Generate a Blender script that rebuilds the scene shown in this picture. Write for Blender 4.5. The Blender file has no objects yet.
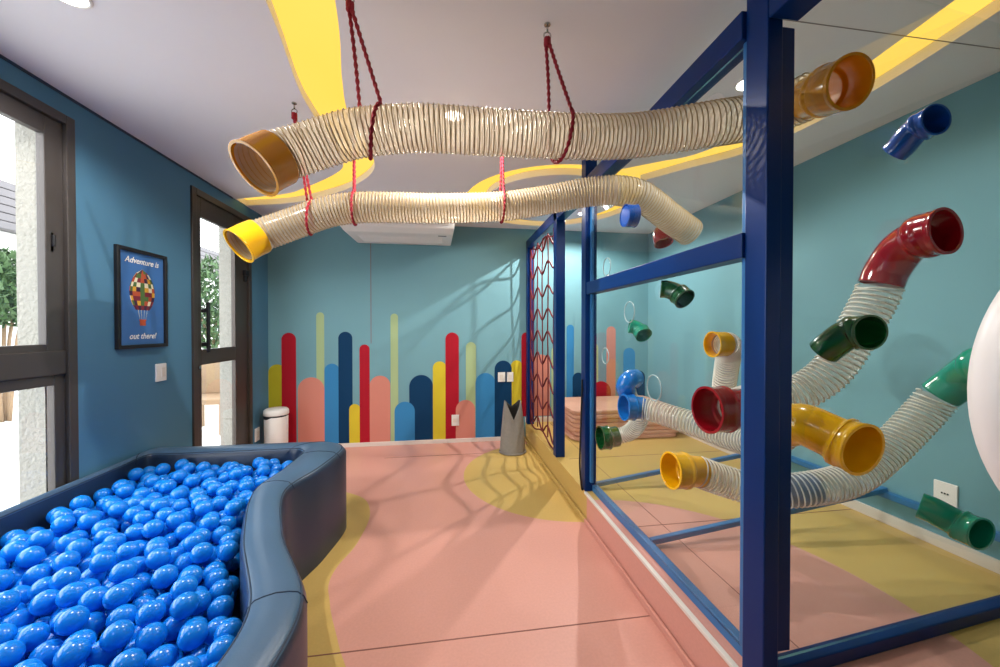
import bpy, bmesh, math, random
import numpy as np
from mathutils import Vector, Matrix

S = bpy.context.scene
COL = S.collection
V = Vector
PI = math.pi
random.seed(7)

# ------------------------------------------------------------------ camera, world, lights, exposure
XL, XR, YB, YF, ZC, ZP = -1.85, 2.46, 4.28, -1.7, 2.45, 0.20      # room shell, platform height
cam = bpy.data.objects.new('camera', bpy.data.cameras.new('camera'))
COL.objects.link(cam)
cam.location = (0, 0, 1.3)
cam.rotation_euler = (math.radians(90 - 0.6), 0, math.radians(-8.35))
cam.data.sensor_width = 36
cam.data.lens = 13.5
cam.data.shift_y = -0.0015
cam.data.clip_start = 0.02
S.camera = cam

world = bpy.data.worlds.new('sky')
S.world = world
world.use_nodes = True
wn = world.node_tree.nodes['Background']
wn.inputs['Color'].default_value = (0.92, 0.96, 1.0, 1)
wn.inputs['Strength'].default_value = 6.0

S.view_settings.view_transform = 'Standard'
S.view_settings.look = 'None'
S.view_settings.gamma = 1
S.view_settings.use_curve_mapping = False
S.view_settings.exposure = 0.0
try:
    S.cycles.max_bounces = 10
    S.cycles.transparent_max_bounces = 28
except Exception:
    pass

def lamp(loc, power, color=(1, 0.95, 0.89), radius=0.011, angle=165):
    d = bpy.data.lights.new('downlight_or_fill', 'SPOT')
    d.energy = power
    d.color = color
    d.shadow_soft_size = radius
    d.spot_size = math.radians(angle)
    d.spot_blend = 0.35
    o = bpy.data.objects.new('downlight_or_fill', d)
    COL.objects.link(o)
    o.location = loc
    return o

DOWNLIGHTS_AND_FILL = [(-1.28, 1.50, 66), (1.41, 1.58, 25), (1.37, 3.60, 92), (0.05, 2.05, 62), (0.45, 3.32, 16), (-1.25, -0.45, 12)]  # includes a pair of unseen fill lamps, added to brighten wall and floor
for x, y, p in DOWNLIGHTS_AND_FILL:
    lamp((x, y, ZC - 0.03), p)

# ------------------------------------------------------------------ materials
def lin(h):
    h = h.lstrip('#')
    c = [int(h[i:i + 2], 16) / 255 for i in (0, 2, 4)]
    return tuple(x / 12.92 if x <= 0.04045 else ((x + 0.055) / 1.055) ** 2.4 for x in c) + (1,)

def newmat(name):
    m = bpy.data.materials.new(name)
    m.use_nodes = True
    return m, m.node_tree, m.node_tree.nodes['Principled BSDF']

def mat(name, c, rough=0.5, metal=0.0, spec=0.5, vary=0.06, scale=6.0, bump=0.0, bscale=60.0, coat=0.0):
    """plain procedural surface: colour with a slight noise variation and optional bump"""
    m, nt, b = newmat(name)
    b.inputs['Roughness'].default_value = rough
    b.inputs['Metallic'].default_value = metal
    b.inputs['Specular IOR Level'].default_value = spec
    b.inputs['Coat Weight'].default_value = coat
    tc = nt.nodes.new('ShaderNodeTexCoord')
    n = nt.nodes.new('ShaderNodeTexNoise')
    n.inputs['Scale'].default_value = scale
    n.inputs['Detail'].default_value = 4
    nt.links.new(tc.outputs['Object'], n.inputs['Vector'])
    mx = nt.nodes.new('ShaderNodeMix')
    mx.data_type = 'RGBA'
    c = lin(c) if isinstance(c, str) else c
    mx.inputs[6].default_value = tuple(x * (1 - vary) for x in c[:3]) + (1,)
    mx.inputs[7].default_value = tuple(min(1, x * (1 + vary)) for x in c[:3]) + (1,)
    nt.links.new(n.outputs['Fac'], mx.inputs[0])
    nt.links.new(mx.outputs[2], b.inputs['Base Color'])
    if bump:
        n2 = nt.nodes.new('ShaderNodeTexNoise')
        n2.inputs['Scale'].default_value = bscale
        n2.inputs['Detail'].default_value = 3
        nt.links.new(tc.outputs['Object'], n2.inputs['Vector'])
        bp = nt.nodes.new('ShaderNodeBump')
        bp.inputs['Strength'].default_value = bump
        bp.inputs['Distance'].default_value = 0.01
        nt.links.new(n2.outputs['Fac'], bp.inputs['Height'])
        nt.links.new(bp.outputs['Normal'], b.inputs['Normal'])
    return m

def emit(name, c, s, c0=None, nscale=0.8):
    m, nt, b = newmat(name)
    e = nt.nodes.new('ShaderNodeEmission')
    tc = nt.nodes.new('ShaderNodeTexCoord')
    n = nt.nodes.new('ShaderNodeTexNoise')
    n.inputs['Scale'].default_value = nscale
    nt.links.new(tc.outputs['Object'], n.inputs['Vector'])
    mx = nt.nodes.new('ShaderNodeMix')
    mx.data_type = 'RGBA'
    mx.inputs[6].default_value = c0 or tuple(x * 0.94 for x in c[:3]) + (1,)
    mx.inputs[7].default_value = c
    nt.links.new(n.outputs['Fac'], mx.inputs[0])
    nt.links.new(mx.outputs[2], e.inputs['Color'])
    e.inputs['Strength'].default_value = s
    nt.links.new(e.outputs[0], nt.nodes['Material Output'].inputs['Surface'])
    return m

def clear(name, tint, gloss_rough=0.02, ior=1.45, body=None, body_fac=0.0, refl=1.0):
    """clear sheet or film: lets light straight through, mirrors by Fresnel, optional milky body"""
    m, nt, b = newmat(name)
    nt.nodes.remove(b)
    t = nt.nodes.new('ShaderNodeBsdfTransparent')
    t.inputs['Color'].default_value = tint
    g = nt.nodes.new('ShaderNodeBsdfGlossy')
    g.inputs['Roughness'].default_value = gloss_rough
    lw_ = nt.nodes.new('ShaderNodeLayerWeight')
    lw_.inputs['Blend'].default_value = 0.5
    pw = nt.nodes.new('ShaderNodeMath')
    pw.operation = 'POWER'
    pw.inputs[1].default_value = 5
    nt.links.new(lw_.outputs['Facing'], pw.inputs[0])
    f0_ = ((ior - 1) / (ior + 1)) ** 2
    fr = nt.nodes.new('ShaderNodeMath')
    fr.operation = 'MULTIPLY_ADD'
    fr.inputs[1].default_value = 1 - f0_
    fr.inputs[2].default_value = f0_
    nt.links.new(pw.outputs[0], fr.inputs[0])
    base = t
    if body is not None:
        d = nt.nodes.new('ShaderNodeBsdfDiffuse')
        d.inputs['Color'].default_value = body
        tl = nt.nodes.new('ShaderNodeBsdfTranslucent')
        tl.inputs['Color'].default_value = body
        dm = nt.nodes.new('ShaderNodeMixShader')
        dm.inputs[0].default_value = 0.5
        nt.links.new(d.outputs[0], dm.inputs[1])
        nt.links.new(tl.outputs[0], dm.inputs[2])
        bm_ = nt.nodes.new('ShaderNodeMixShader')
        bm_.inputs[0].default_value = body_fac
        nt.links.new(t.outputs[0], bm_.inputs[1])
        nt.links.new(dm.outputs[0], bm_.inputs[2])
        base = bm_
    mul = nt.nodes.new('ShaderNodeMath')
    mul.operation = 'MULTIPLY'
    mul.inputs[1].default_value = refl
    nt.links.new(fr.outputs[0], mul.inputs[0])
    mxs = nt.nodes.new('ShaderNodeMixShader')
    nt.links.new(mul.outputs[0], mxs.inputs[0])
    nt.links.new(base.outputs[0], mxs.inputs[1])
    nt.links.new(g.outputs[0], mxs.inputs[2])
    nt.links.new(mxs.outputs[0], nt.nodes['Material Output'].inputs['Surface'])
    return m

def floor_mat(name, kind):
    """rubber floor: salmon pink with ochre yellow patches laid as smooth curves"""
    m, nt, b = newmat(name)
    N, L = nt.nodes, nt.links
    geo = N.new('ShaderNodeNewGeometry')
    sep = N.new('ShaderNodeSeparateXYZ')
    L.new(geo.outputs['Position'], sep.inputs[0])
    def ma(op, a, c=None):
        n = N.new('ShaderNodeMath')
        n.operation = op
        for i, s in enumerate((a, c)):
            if s is None:
                continue
            if isinstance(s, (int, float)):
                n.inputs[i].default_value = s
            else:
                L.new(s, n.inputs[i])
        return n.outputs[0]
    X, Y = sep.outputs[0], sep.outputs[1]
    def ell(cx, cy, rx, ry):
        dx = ma('DIVIDE', ma('SUBTRACT', X, cx), rx)
        dy = ma('DIVIDE', ma('SUBTRACT', Y, cy), ry)
        return ma('LESS_THAN', ma('ADD', ma('MULTIPLY', dx, dx), ma('MULTIPLY', dy, dy)), 1.0)
    if kind == 'floor':
        # wavy left boundary x = g(y)
        fc = N.new('ShaderNodeFloatCurve')
        cv = fc.mapping.curves[0]
        pts = [(-1.0, -0.25), (0.6, -0.2), (1.3, -0.30), (1.62, -0.44), (1.87, -0.545), (2.04, -0.59),
               (2.37, -0.525), (2.76, -0.53), (3.11, -0.78), (3.35, -1.4), (3.6, -1.9), (4.3, -2.0)]
        px = [((y + 1.0) / 5.4, (x + 2.0) / 2.0) for y, x in pts]
        cv.points[0].location = px[0]
        cv.points[1].location = px[-1]
        for p in px[1:-1]:
            cv.points.new(*p)
        fc.mapping.update()
        t = ma('DIVIDE', ma('ADD', Y, 1.0), 5.4)
        L.new(t, fc.inputs['Value'])
        gx = ma('SUBTRACT', ma('MULTIPLY', fc.outputs[0], 2.0), 2.0)
        y1 = ma('LESS_THAN', X, gx)
        mask = ma('MAXIMUM', y1, ell(1.0, 3.25, 0.84, 0.86))
    elif kind == 'riser':
        mask = ma('GREATER_THAN', Y, 2.37)
    else:
        mask = ma('SUBTRACT', 1.0, ell(0.86, 1.28, .95, 1.0))
    mx = N.new('ShaderNodeMix')
    mx.data_type = 'RGBA'
    mx.inputs[6].default_value = lin('#dc9f90')
    mx.inputs[7].default_value = lin('#d4b268')
    L.new(mask, mx.inputs[0])
    n = N.new('ShaderNodeTexNoise')
    n.inputs['Scale'].default_value = 90
    n.inputs['Detail'].default_value = 5
    L.new(geo.outputs['Position'], n.inputs['Vector'])
    hs = N.new('ShaderNodeHueSaturation')
    L.new(ma('ADD', ma('MULTIPLY', n.outputs['Fac'], 0.16), 0.92), hs.inputs['Value'])
    L.new(mx.outputs[2], hs.inputs['Color'])
    L.new(hs.outputs[0], b.inputs['Base Color'])
    b.inputs['Roughness'].default_value = 0.42
    b.inputs['Specular IOR Level'].default_value = 0.35
    return m

M = {}
M['wall'] = mat('teal_wall_paint', '#74a3ae', 0.6, spec=0.25, vary=0.02, bump=0.03, bscale=180)
M['wallblue'] = mat('blue_wall_paint', '#507f9c', 0.6, spec=0.25, vary=0.02, bump=0.03, bscale=180)
M['ceil'] = mat('ceiling_paint', '#efedf1', 0.8, vary=0.015)
M['white'] = mat('white_plastic', '#f3f0ec', 0.35, vary=0.02)
M['trim'] = mat('white_trim', '#e9e1d8', 0.45, vary=0.02)
M['frame'] = mat('grey_brown_aluminium', '#514c4a', 0.4, 0.35, vary=0.04)
M['doorframe'] = mat('bronze_aluminium', '#4c443f', 0.4, 0.35, vary=0.04)
M['blue_steel'] = mat('blue_painted_steel', '#042f6c', 0.34, vary=0.04, spec=0.2)
M['rail_steel'] = mat('pale_blue_painted_steel', '#2f74b0', 0.35, vary=0.04)
M['dark'] = mat('dark_rubber', '#15151a', 0.5, vary=0.05)
M['chrome'] = mat('brushed_steel', '#b8b6b2', 0.25, 1.0, vary=0.03)
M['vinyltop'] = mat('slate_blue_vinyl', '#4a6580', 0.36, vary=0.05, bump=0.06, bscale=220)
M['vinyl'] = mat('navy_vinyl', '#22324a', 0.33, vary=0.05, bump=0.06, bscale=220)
M['stitch'] = mat('navy_piping', '#26384e', 0.5, vary=0.05)
M['ball'] = mat('blue_ball_plastic', '#0f86ea', 0.2, vary=0.02, coat=0.2)
M['yellow'] = mat('yellow_pvc', '#f0b60e', 0.18, vary=0.03, coat=0.3)
M['orange'] = mat('amber_pvc', '#d8920c', 0.2, vary=0.03, coat=0.3)
M['red'] = mat('red_pvc', '#960c1c', 0.15, vary=0.03, coat=0.4)
M['blue'] = mat('blue_pvc', '#1c74c8', 0.15, vary=0.03, coat=0.4)
M['deepblue'] = mat('deep_blue_pvc', '#1450a8', 0.15, vary=0.03, coat=0.4)
M['green'] = mat('dark_green_pvc', '#0c4c22', 0.15, vary=0.03, coat=0.4)
M['teal'] = mat('teal_green_pvc', '#0f9072', 0.15, vary=0.03, coat=0.4)
M['rope'] = mat('red_rope', '#a3122a', 0.7, vary=0.25, scale=90, bump=0.4, bscale=300)
M['netrope'] = mat('dark_red_net_rope', '#640d1a', 0.7, vary=0.2, scale=80)
M['hose'] = clear('hose_film', (0.97, 0.93, 0.86, 1), 0.12, 1.35, (0.90, 0.82, 0.69, 1), 0.50, 0.8)
M['rib'] = mat('shaded_hose_rib', '#a8926c', 0.3, vary=0.03)  # shade along the ribs is put into this darker tan
M['hose2'] = clear('clear_hose_film', (0.97, 0.96, 0.94, 1), 0.1, 1.35, (0.86, 0.84, 0.78, 1), 0.33, 0.8)
M['rib2'] = mat('white_hose_rib', '#e4ded2', 0.3, vary=0.03)
M['glass'] = clear('clear_glass', (0.965, 0.985, 0.98, 1), 0.0, 1.45, refl=0.7)
M['winglass'] = clear('window_glass', (0.97, 0.98, 0.98, 1), 0.0, 1.45, refl=0.8)
M['holerim'] = mat('polished_glass_edge', '#a9c0c4', 0.1, vary=0.02, coat=0.5)
M['felt'] = mat('grey_felt', '#8f8a84', 0.9, vary=0.12, scale=40, bump=0.5, bscale=150)
M['feltin'] = mat('dark_grey_felt', '#3c3a38', 0.95, vary=0.1)
M['mat'] = mat('salmon_foam', '#dca890', 0.7, vary=0.05, bump=0.1, bscale=200)
M['stucco'] = mat('pebble_stucco', '#96938b', 0.9, vary=0.18, scale=45, bump=0.9, bscale=55)
M['plaster'] = mat('white_plaster', '#e6e4e0', 0.85, vary=0.04)
M['paving'] = mat('pale_paving', '#d6d2cc', 0.8, vary=0.06, scale=3)
M['roofing'] = mat('grey_cladding', '#6e6a6c', 0.8, vary=0.1)
M['wicker'] = mat('wicker', '#8c7358', 0.8, vary=0.25, scale=60, bump=0.5, bscale=120)
M['leaf'] = mat('shrub_leaf', '#3f5a30', 0.6, vary=0.4, scale=5)
M['floor'] = floor_mat('rubber_floor', 'floor')
M['riser'] = floor_mat('rubber_riser', 'riser')
M['plat'] = floor_mat('rubber_platform', 'platform')
M['seam'] = mat('floor_seam', '#8c5a50', 0.8, vary=0.1)
M['glow'] = emit('yellow_light_membrane', (1.0, 0.66, 0.13, 1), 1.3, (1.0, 0.56, 0.06, 1), 1.1)
M['lampface'] = emit('downlight_face', (1.0, 0.95, 0.88, 1), 12)
M['globe'] = mat('white_globe_glass', '#e9e3e0', 0.4, vary=0.01)
MUR = {k: mat('mural_' + k, c, 0.65, spec=0.15, vary=0.02) for k, c in dict(
    olive='#bab12c', red='#ae1a2c', salmon='#d58a7a', lime='#a9bf8f', blue='#3a86bd', navy='#0c3a60',
    yellow='#d9c435').items()}

# ------------------------------------------------------------------ mesh helpers
def link(name, bm, m, parent=None, smooth=False):
    me = bpy.data.meshes.new(name)
    bm.normal_update()
    bm.to_mesh(me)
    bm.free()
    for k in (m if isinstance(m, (list, tuple)) else [m]):
        me.materials.append(k)
    if smooth:
        for p in me.polygons:
            p.use_smooth = True
    o = bpy.data.objects.new(name, me)
    COL.objects.link(o)
    if parent:
        o.parent = parent
        o.matrix_parent_inverse = parent_mw(parent).inverted()
    return o

def parent_mw(p):
    m = Matrix.LocRotScale(p.location, p.rotation_euler, p.scale)
    if p.parent:
        m = parent_mw(p.parent) @ p.matrix_parent_inverse @ m
    return m

def thing(name, label, cat, loc=(0, 0, 0), group=None):
    o = bpy.data.objects.new(name, None)
    COL.objects.link(o)
    o.location = loc
    o.empty_display_size = 0.1
    return tag(o, label, cat, group)

def tag(o, label, cat, group=None, kind=None):
    o['label'] = label
    o['category'] = cat
    if group:
        o['group'] = group
    if kind:
        o['kind'] = kind
    return o

def struct(o):
    o['kind'] = 'structure'
    return o

def box(bm, a, b, bev=0.0, mi=0, rot=None):
    a, b = V(a), V(b)
    c, s = (a + b) / 2, b - a
    mtx = Matrix.Translation(c) @ Matrix.Diagonal((abs(s.x), abs(s.y), abs(s.z), 1))
    if rot is not None:
        mtx = rot @ mtx
    r = bmesh.ops.create_cube(bm, size=1, matrix=mtx)
    vs = r['verts']
    fs = set(f for v in vs for f in v.link_faces)
    if bev > 0:
        es = list(set(e for v in vs for e in v.link_edges))
        rb = bmesh.ops.bevel(bm, geom=es, offset=bev, segments=2, profile=0.5, affect='EDGES')
        fs |= set(rb['faces'])
    for f in fs:
        if f.is_valid:
            f.material_index = mi
    return vs

def B(*args, **kw):
    bm = bmesh.new()
    box(bm, *args, **kw)
    return bm

def catmull(pts, n=12):
    pts = [V(p) for p in pts]
    if len(pts) == 2:
        return [pts[0].lerp(pts[1], i / n) for i in range(n + 1)]
    P = [pts[0] * 2 - pts[1]] + pts + [pts[-1] * 2 - pts[-2]]
    out = []
    for i in range(1, len(P) - 2):
        p0, p1, p2, p3 = P[i - 1:i + 3]
        for k in range(n):
            t = k / n
            out.append(0.5 * ((2 * p1) + (p2 - p0) * t + (2 * p0 - 5 * p1 + 4 * p2 - p3) * t * t
                              + (3 * p1 - p0 - 3 * p2 + p3) * t ** 3))
    out.append(pts[-1])
    return out

def resample(path, n):
    d = [0]
    for a, b in zip(path, path[1:]):
        d.append(d[-1] + (b - a).length)
    tot, out, j = d[-1], [], 0
    for i in range(n + 1):
        s = tot * i / n
        while j < len(d) - 2 and d[j + 1] < s:
            j += 1
        t = (s - d[j]) / max(1e-9, d[j + 1] - d[j])
        out.append(path[j].lerp(path[j + 1], min(1, max(0, t))))
    return out, tot

def frames(path):
    T = []
    for i in range(len(path)):
        a, b = path[max(0, i - 1)], path[min(len(path) - 1, i + 1)]
        T.append((b - a).normalized())
    ref = V((0, 0, 1)) if abs(T[0].z) < 0.9 else V((1, 0, 0))
    u = (ref - T[0] * ref.dot(T[0])).normalized()
    F = []
    for t in T:
        u = (u - t * u.dot(t)).normalized()
        F.append((t, u, t.cross(u)))
    return F

def sweep(bm, path, rad, seg=12, close=True, mi=0, lobes=0, twist=0.0, loop=False):
    """tube along a path; rad is a number or a function of the fraction 0..1"""
    F = frames(path)
    n = len(path)
    rings = []
    for i, p in enumerate(path):
        fr = i / max(1, n - 1)
        r = rad(fr) if callable(rad) else rad
        t, u, w = F[i]
        ring = []
        for k in range(seg):
            a = 2 * PI * k / seg
            rr = r * (1 + 0.28 * math.cos(lobes * a)) if lobes else r
            a2 = a + twist * i
            ring.append(bm.verts.new(p + u * (rr * math.cos(a2)) + w * (rr * math.sin(a2))))
        rings.append(ring)
    for i in range(n - 1 if not loop else n):
        a, b = rings[i], rings[(i + 1) % n]
        for k in range(seg):
            f = bm.faces.new((a[k], a[(k + 1) % seg], b[(k + 1) % seg], b[k]))
            f.material_index = mi
            f.smooth = True
    if close and not loop:
        bm.faces.new(rings[0][::-1]).material_index = mi
        bm.faces.new(rings[-1]).material_index = mi
    return rings

def shell(bm, path, r_out, r_in, seg=32):
    """open pipe with wall thickness; r_out / r_in are lists along the path"""
    F = frames(path)
    n = len(path)
    rings = []
    order = [(i, r_out[i]) for i in range(n)] + [(i, r_in[i]) for i in reversed(range(n))]
    for i, r in order:
        t, u, w = F[i]
        rings.append([bm.verts.new(path[i] + (u * math.cos(2 * PI * k / seg) + w * math.sin(2 * PI * k / seg)) * r)
                      for k in range(seg)])
    m = len(rings)
    for i in range(m):
        a, b = rings[i], rings[(i + 1) % m]
        for k in range(seg):
            f = bm.faces.new((a[k], a[(k + 1) % seg], b[(k + 1) % seg], b[k]))
            f.smooth = i not in (n - 1, m - 1)

def pipe_fitting(ctrl, r, sock=0.55, lip=0.25, end=1, double=False):
    """PVC elbow / coupling: bore r, wider socket over the last part, rounded bead at the mouth"""
    path, tot = resample(catmull(ctrl, 12), 48)
    ro, ri = [], []
    for i in range(49):
        s = i / 48
        k = 0.0
        if s > sock:
            k = min(1, (s - sock) / 0.05)
        if double and s < 1 - sock:
            k = max(k, min(1, (1 - sock - s) / 0.05))
        o = r * (1 + 0.13 * k)
        if k > 0 and (abs(s - sock - 0.10) < 0.035):
            o += r * 0.05
        if s > 0.955:
            o += r * 0.05
        if double and s < 0.045:
            o += r * 0.05
        ro.append(o)
        ri.append(r * (0.93 + 0.13 * k))
    bm = bmesh.new()
    shell(bm, path, ro, ri)
    return bm

def hose(parent, ctrl, r, pitch, m_film, m_rib, rib_r=0.0035, per=22):
    path, tot = resample(catmull(ctrl, 14), 90)
    bm = bmesh.new()
    sweep(bm, path, r, 32, close=False)
    h = link('hose_wall', bm, m_film, parent)
    turns = int(tot / pitch)
    fine, _ = resample(path, turns * per)
    F = frames(fine)
    hel = []
    for i, p in enumerate(fine):
        a = 2 * PI * i / per
        t, u, w = F[i]
        hel.append(p + (u * math.cos(a) + w * math.sin(a)) * (r + rib_r * 0.5))
    bm = bmesh.new()
    sweep(bm, hel, rib_r, 6)
    link('spiral_rib', bm, m_rib, parent)
    return h

def poly_fill(outer, holes, z, thick):
    """flat plate in XY from an outline with holes (even-odd), of a given thickness"""
    cu = bpy.data.curves.new('outline', 'CURVE')
    cu.dimensions = '2D'
    cu.fill_mode = 'BOTH'
    cu.extrude = thick / 2
    for pts in [outer] + holes:
        sp = cu.splines.new('POLY')
        sp.points.add(len(pts) - 1)
        for q, p in zip(sp.points, pts):
            q.co = (p[0], p[1], 0, 1)
        sp.use_cyclic_u = True
    o = bpy.data.objects.new('outline', cu)
    COL.objects.link(o)
    dg = bpy.context.evaluated_depsgraph_get()
    me = bpy.data.meshes.new_from_object(o.evaluated_get(dg))
    bm = bmesh.new()
    bm.from_mesh(me)
    bpy.data.objects.remove(o)
    bpy.data.curves.remove(cu)
    bpy.data.meshes.remove(me)
    bmesh.ops.translate(bm, verts=bm.verts, vec=(0, 0, z))
    return bm

def circ(cx, cy, r, n=40):
    return [(cx + r * math.cos(2 * PI * k / n), cy + r * math.sin(2 * PI * k / n)) for k in range(n)]

def smooth2(pts, n=8):
    return [(p.x, p.y) for p in catmull([(a, b, 0) for a, b in pts], n)]

# ------------------------------------------------------------------ room shell
struct(link('floor', B((XL, YF, -0.1), (0.925, YB, 0)), M['floor']))
bm = bmesh.new()
box(bm, (0.93, YF, -0.1), (XR, YB, ZP))
platform = link('floor_platform', bm, [M['plat'], M['riser']])
for p in platform.data.polygons:
    if p.normal.x < -0.9:
        p.material_index = 1
struct(platform)
struct(link('trim_1', B((0.922, 1.0, ZP - 0.012), (0.942, 2.40, ZP + 0.003), 0.002), M['trim']))       # pale nosing of the platform edge
# cove strip at the foot of the riser
struct(link('trim_2', B((0.912, YF, 0), (0.925, YB, 0.035), 0.004), M['riser']))
# seams between the rubber sheets
bm = bmesh.new()
box(bm, (-1.8, 1.562, 0), (0.912, 1.567, 0.0012))
box(bm, (-0.6, 3.862, 0), (0.912, 3.867, 0.0012))
struct(link('trim_3', bm, M['seam']))
bm = bmesh.new()
box(bm, (1.03, 1.93, ZP), (2.44, 1.934, ZP + 0.0012))
box(bm, (1.03, 3.02, ZP), (2.44, 3.024, ZP + 0.0012))
box(bm, (1.20, -0.6, ZP), (1.203, 4.2, ZP + 0.0012))
struct(link('trim_4', bm, M['seam']))

# ceiling with curved cut-outs for the luminous bands
ringC, ringRo, ringRi = (0.97, 3.33), 0.79, 0.61
def arc(cx, cy, r, a0, a1, n):
    return [(cx + r * math.cos(math.radians(a0 + (a1 - a0) * i / n)), cy + r * math.sin(math.radians(a0 + (a1 - a0) * i / n)))
            for i in range(n + 1)]
band_A = (smooth2([(-0.30, -0.2), (-0.30, 0.6), (-0.38, 1.40), (-0.47, 1.84), (-0.51, 2.13), (-0.48, 2.53), (-0.50, 2.81),
                   (-0.64, 3.07), (-0.88, 3.34), (-1.36, 3.68), (-1.84, 3.84)])
          + smooth2([(-1.84, 3.66), (-1.36, 3.46), (-1.14, 3.29), (-0.82, 2.97), (-0.70, 2.76), (-0.69, 2.43), (-0.70, 2.14),
                     (-0.69, 1.91), (-0.62, 1.43), (-0.55, 0.6), (-0.52, -0.2)]))
band_B = (arc(ringC[0], ringC[1], ringRo, -46, 290, 64)
          + smooth2([(1.46, 2.42), (1.64, 2.28), (1.77, 1.98), (1.84, 1.62), (1.80, 1.26), (1.72, 0.8), (1.62, 0.2), (1.55, -0.5)])
          + smooth2([(1.78, -0.5), (1.84, 0.2), (1.93, 0.8), (2.02, 1.25), (2.06, 1.62), (2.04, 1.95), (1.94, 2.24), (1.72, 2.5)]))
island = circ(ringC[0], ringC[1], ringRi, 56)
CT = 0.05
rect = [(XL, YF), (XR, YF), (XR, YB), (XL, YB)]
struct(link('ceiling', poly_fill(rect, [band_A, band_B], ZC + CT / 2, CT), M['ceil']))
struct(link('ceiling_island', poly_fill(island, [], ZC + CT / 2, CT), M['ceil']))
bm = B((XL - 0.15, YF - 0.15, ZC + 0.16), (XR + 0.15, YB + 0.15, ZC + 0.2))
struct(link('ceiling_slab', bm, M['ceil']))
tag(link('ceiling_light', poly_fill(band_A, [], ZC + CT + 0.011, 0.02), M['glow']),
    'glowing yellow hook-shaped light band in the ceiling above the left ends of the hanging hoses', 'ceiling light')
tag(link('ceiling_light', poly_fill(band_B, [island], ZC + CT + 0.011, 0.02), M['glow']),
    'glowing yellow loop-shaped light band in the ceiling, running over the glass enclosure', 'ceiling light')
# shadow gap along the left wall, and a groove over the front glass
struct(link('trim_5', B((XL, YF, ZC - 0.012), (XL + 0.006, 3.62, ZC), 0), M['stitch']))
M['groove'] = mat('ceiling_groove', '#857c7c', 0.8)
struct(link('trim_6', B((1.08, 1.239, ZC - 0.0015), (XR, 1.2425, ZC), 0), M['groove']))

# walls
bm = bmesh.new()
T = 0.045
WY0, WY1, WZ1 = 0.55, 2.185, 2.345
DY0, DY1, DZ1 = 3.066, 3.92, 2.35
def lw(y0, y1, z0, z1):
    box(bm, (XL - T, y0, z0), (XL, y1, z1))
lw(YF, WY0, -0.1, ZC + 0.16)
lw(WY1, DY0, -0.1, ZC + 0.16)
lw(DY1, YB + T, -0.1, ZC + 0.16)
lw(WY0, WY1, WZ1, ZC + 0.16)
lw(DY0, DY1, DZ1, ZC + 0.16)
lw(WY0, WY1, -0.1, 0.02)
lw(DY0, DY1, -0.1, 0.02)
struct(link('wall_left', bm, M['wallblue']))
bm = bmesh.new()
FX0, FX1 = XL - 0.155, XL - T - .0005
for y0, y1, z0, z1 in ((YF, WY0, -.1, 3.0), (2.09, DY0, -.1, 3.0), (3.70, YB + .2, -.1, 3.0), (WY0, 2.09, WZ1 - .03, 3.0), (DY0, 3.70, DZ1 - .05, 3.0), (WY0, 2.09, -.1, .02), (DY0, 3.70, -.1, .02)):
    box(bm, (FX0, y0, z0), (FX1, y1, z1))
struct(link('wall_outside', bm, M['stucco']))
struct(link('wall_right', B((XR, YF, -0.1), (XR + T, YB + T, ZC + 0.16)), M['wall']))
struct(link('wall_front', B((XL - T, YF - T, -0.1), (XR + T, YF, ZC + 0.16)), M['wall']))

# back wall with its painted skyline of round-topped bars
mur_keys = list(MUR)
bm = B((XL - T, YB, -0.1), (XR + T, YB + T, ZC + 0.16))
def mural_bar(x0, x1, top, key, layer):
    r = (x1 - x0) / 2
    base = 0.045 if x1 < 0.93 else ZP + 0.07
    pts = [(x0, base), (x1, base)] + [((x0 + x1) / 2 + r * math.cos(PI * k / 20), top - r + r * math.sin(PI * k / 20)) for k in range(21)]
    d = YB - 0.0006 - 0.0006 * layer
    vs = [bm.verts.new((x, d, z)) for x, z in pts]
    vb = [bm.verts.new((x, YB + 0.001, z)) for x, z in pts]
    f = bm.faces.new(vs)
    f.material_index = 1 + mur_keys.index(key)
    for i in range(len(vs)):
        g = bm.faces.new((vs[i], vb[i], vb[(i + 1) % len(vs)], vs[(i + 1) % len(vs)]))
        g.material_index = 1 + mur_keys.index(key)
bars = [(-1.85, -1.68, .915, 'olive', 2), (-1.72, -1.575, 1.25, 'red', 3), (-1.56, -1.29, .77, 'salmon', 2), (-1.37, -1.29, 1.47, 'lime', 1),
        (-1.29, -1.135, .915, 'blue', 2), (-1.145, -1.0, 1.26, 'navy', 3), (-1.035, -.92, .47, 'yellow', 4), (-.925, -.82, 1.12, 'red', 5),
        (-.82, -.60, .775, 'salmon', 4), (-.595, -.515, 1.46, 'lime', 5), (-.555, -.335, .48, 'blue', 6), (-.395, -.135, .775, 'navy', 5),
        (-.135, .015, .925, 'yellow', 6), (.005, .155, 1.25, 'red', 7), (.12, .34, .48, 'salmon', 8), (.235, .35, 1.14, 'lime', 3),
        (.345, .57, .785, 'blue', 4), (.565, .765, .925, 'navy', 5), (.755, .89, .925, 'yellow', 4), (.88, 1.0, 1.25, 'red', 5),
        (1.02, 1.22, .99, 'salmon', 3), (1.24, 1.40, 1.1, 'lime', 2), (1.425, 1.515, 1.34, 'blue', 3), (1.50, 1.64, .77, 'navy', 4), (1.62, 1.76, 1.3, 'red', 2),
        (1.73, 1.98, .66, 'red', 5), (1.70, 1.82, 1.12, 'lime', 4), (1.925, 2.04, 1.32, 'salmon', 3), (2.14, 2.29, 1.06, 'blue', 3), (2.27, 2.42, .78, 'navy', 4)]
for b_ in bars:
    mural_bar(*b_)
struct(link('wall_back', bm, [M['wall']] + [MUR[k] for k in mur_keys]))
struct(link('trim_7', B((-0.806, YB - 0.0012, 1.13), (-0.800, YB, ZC)), M['seam']))                   # board joint above the mural
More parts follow.
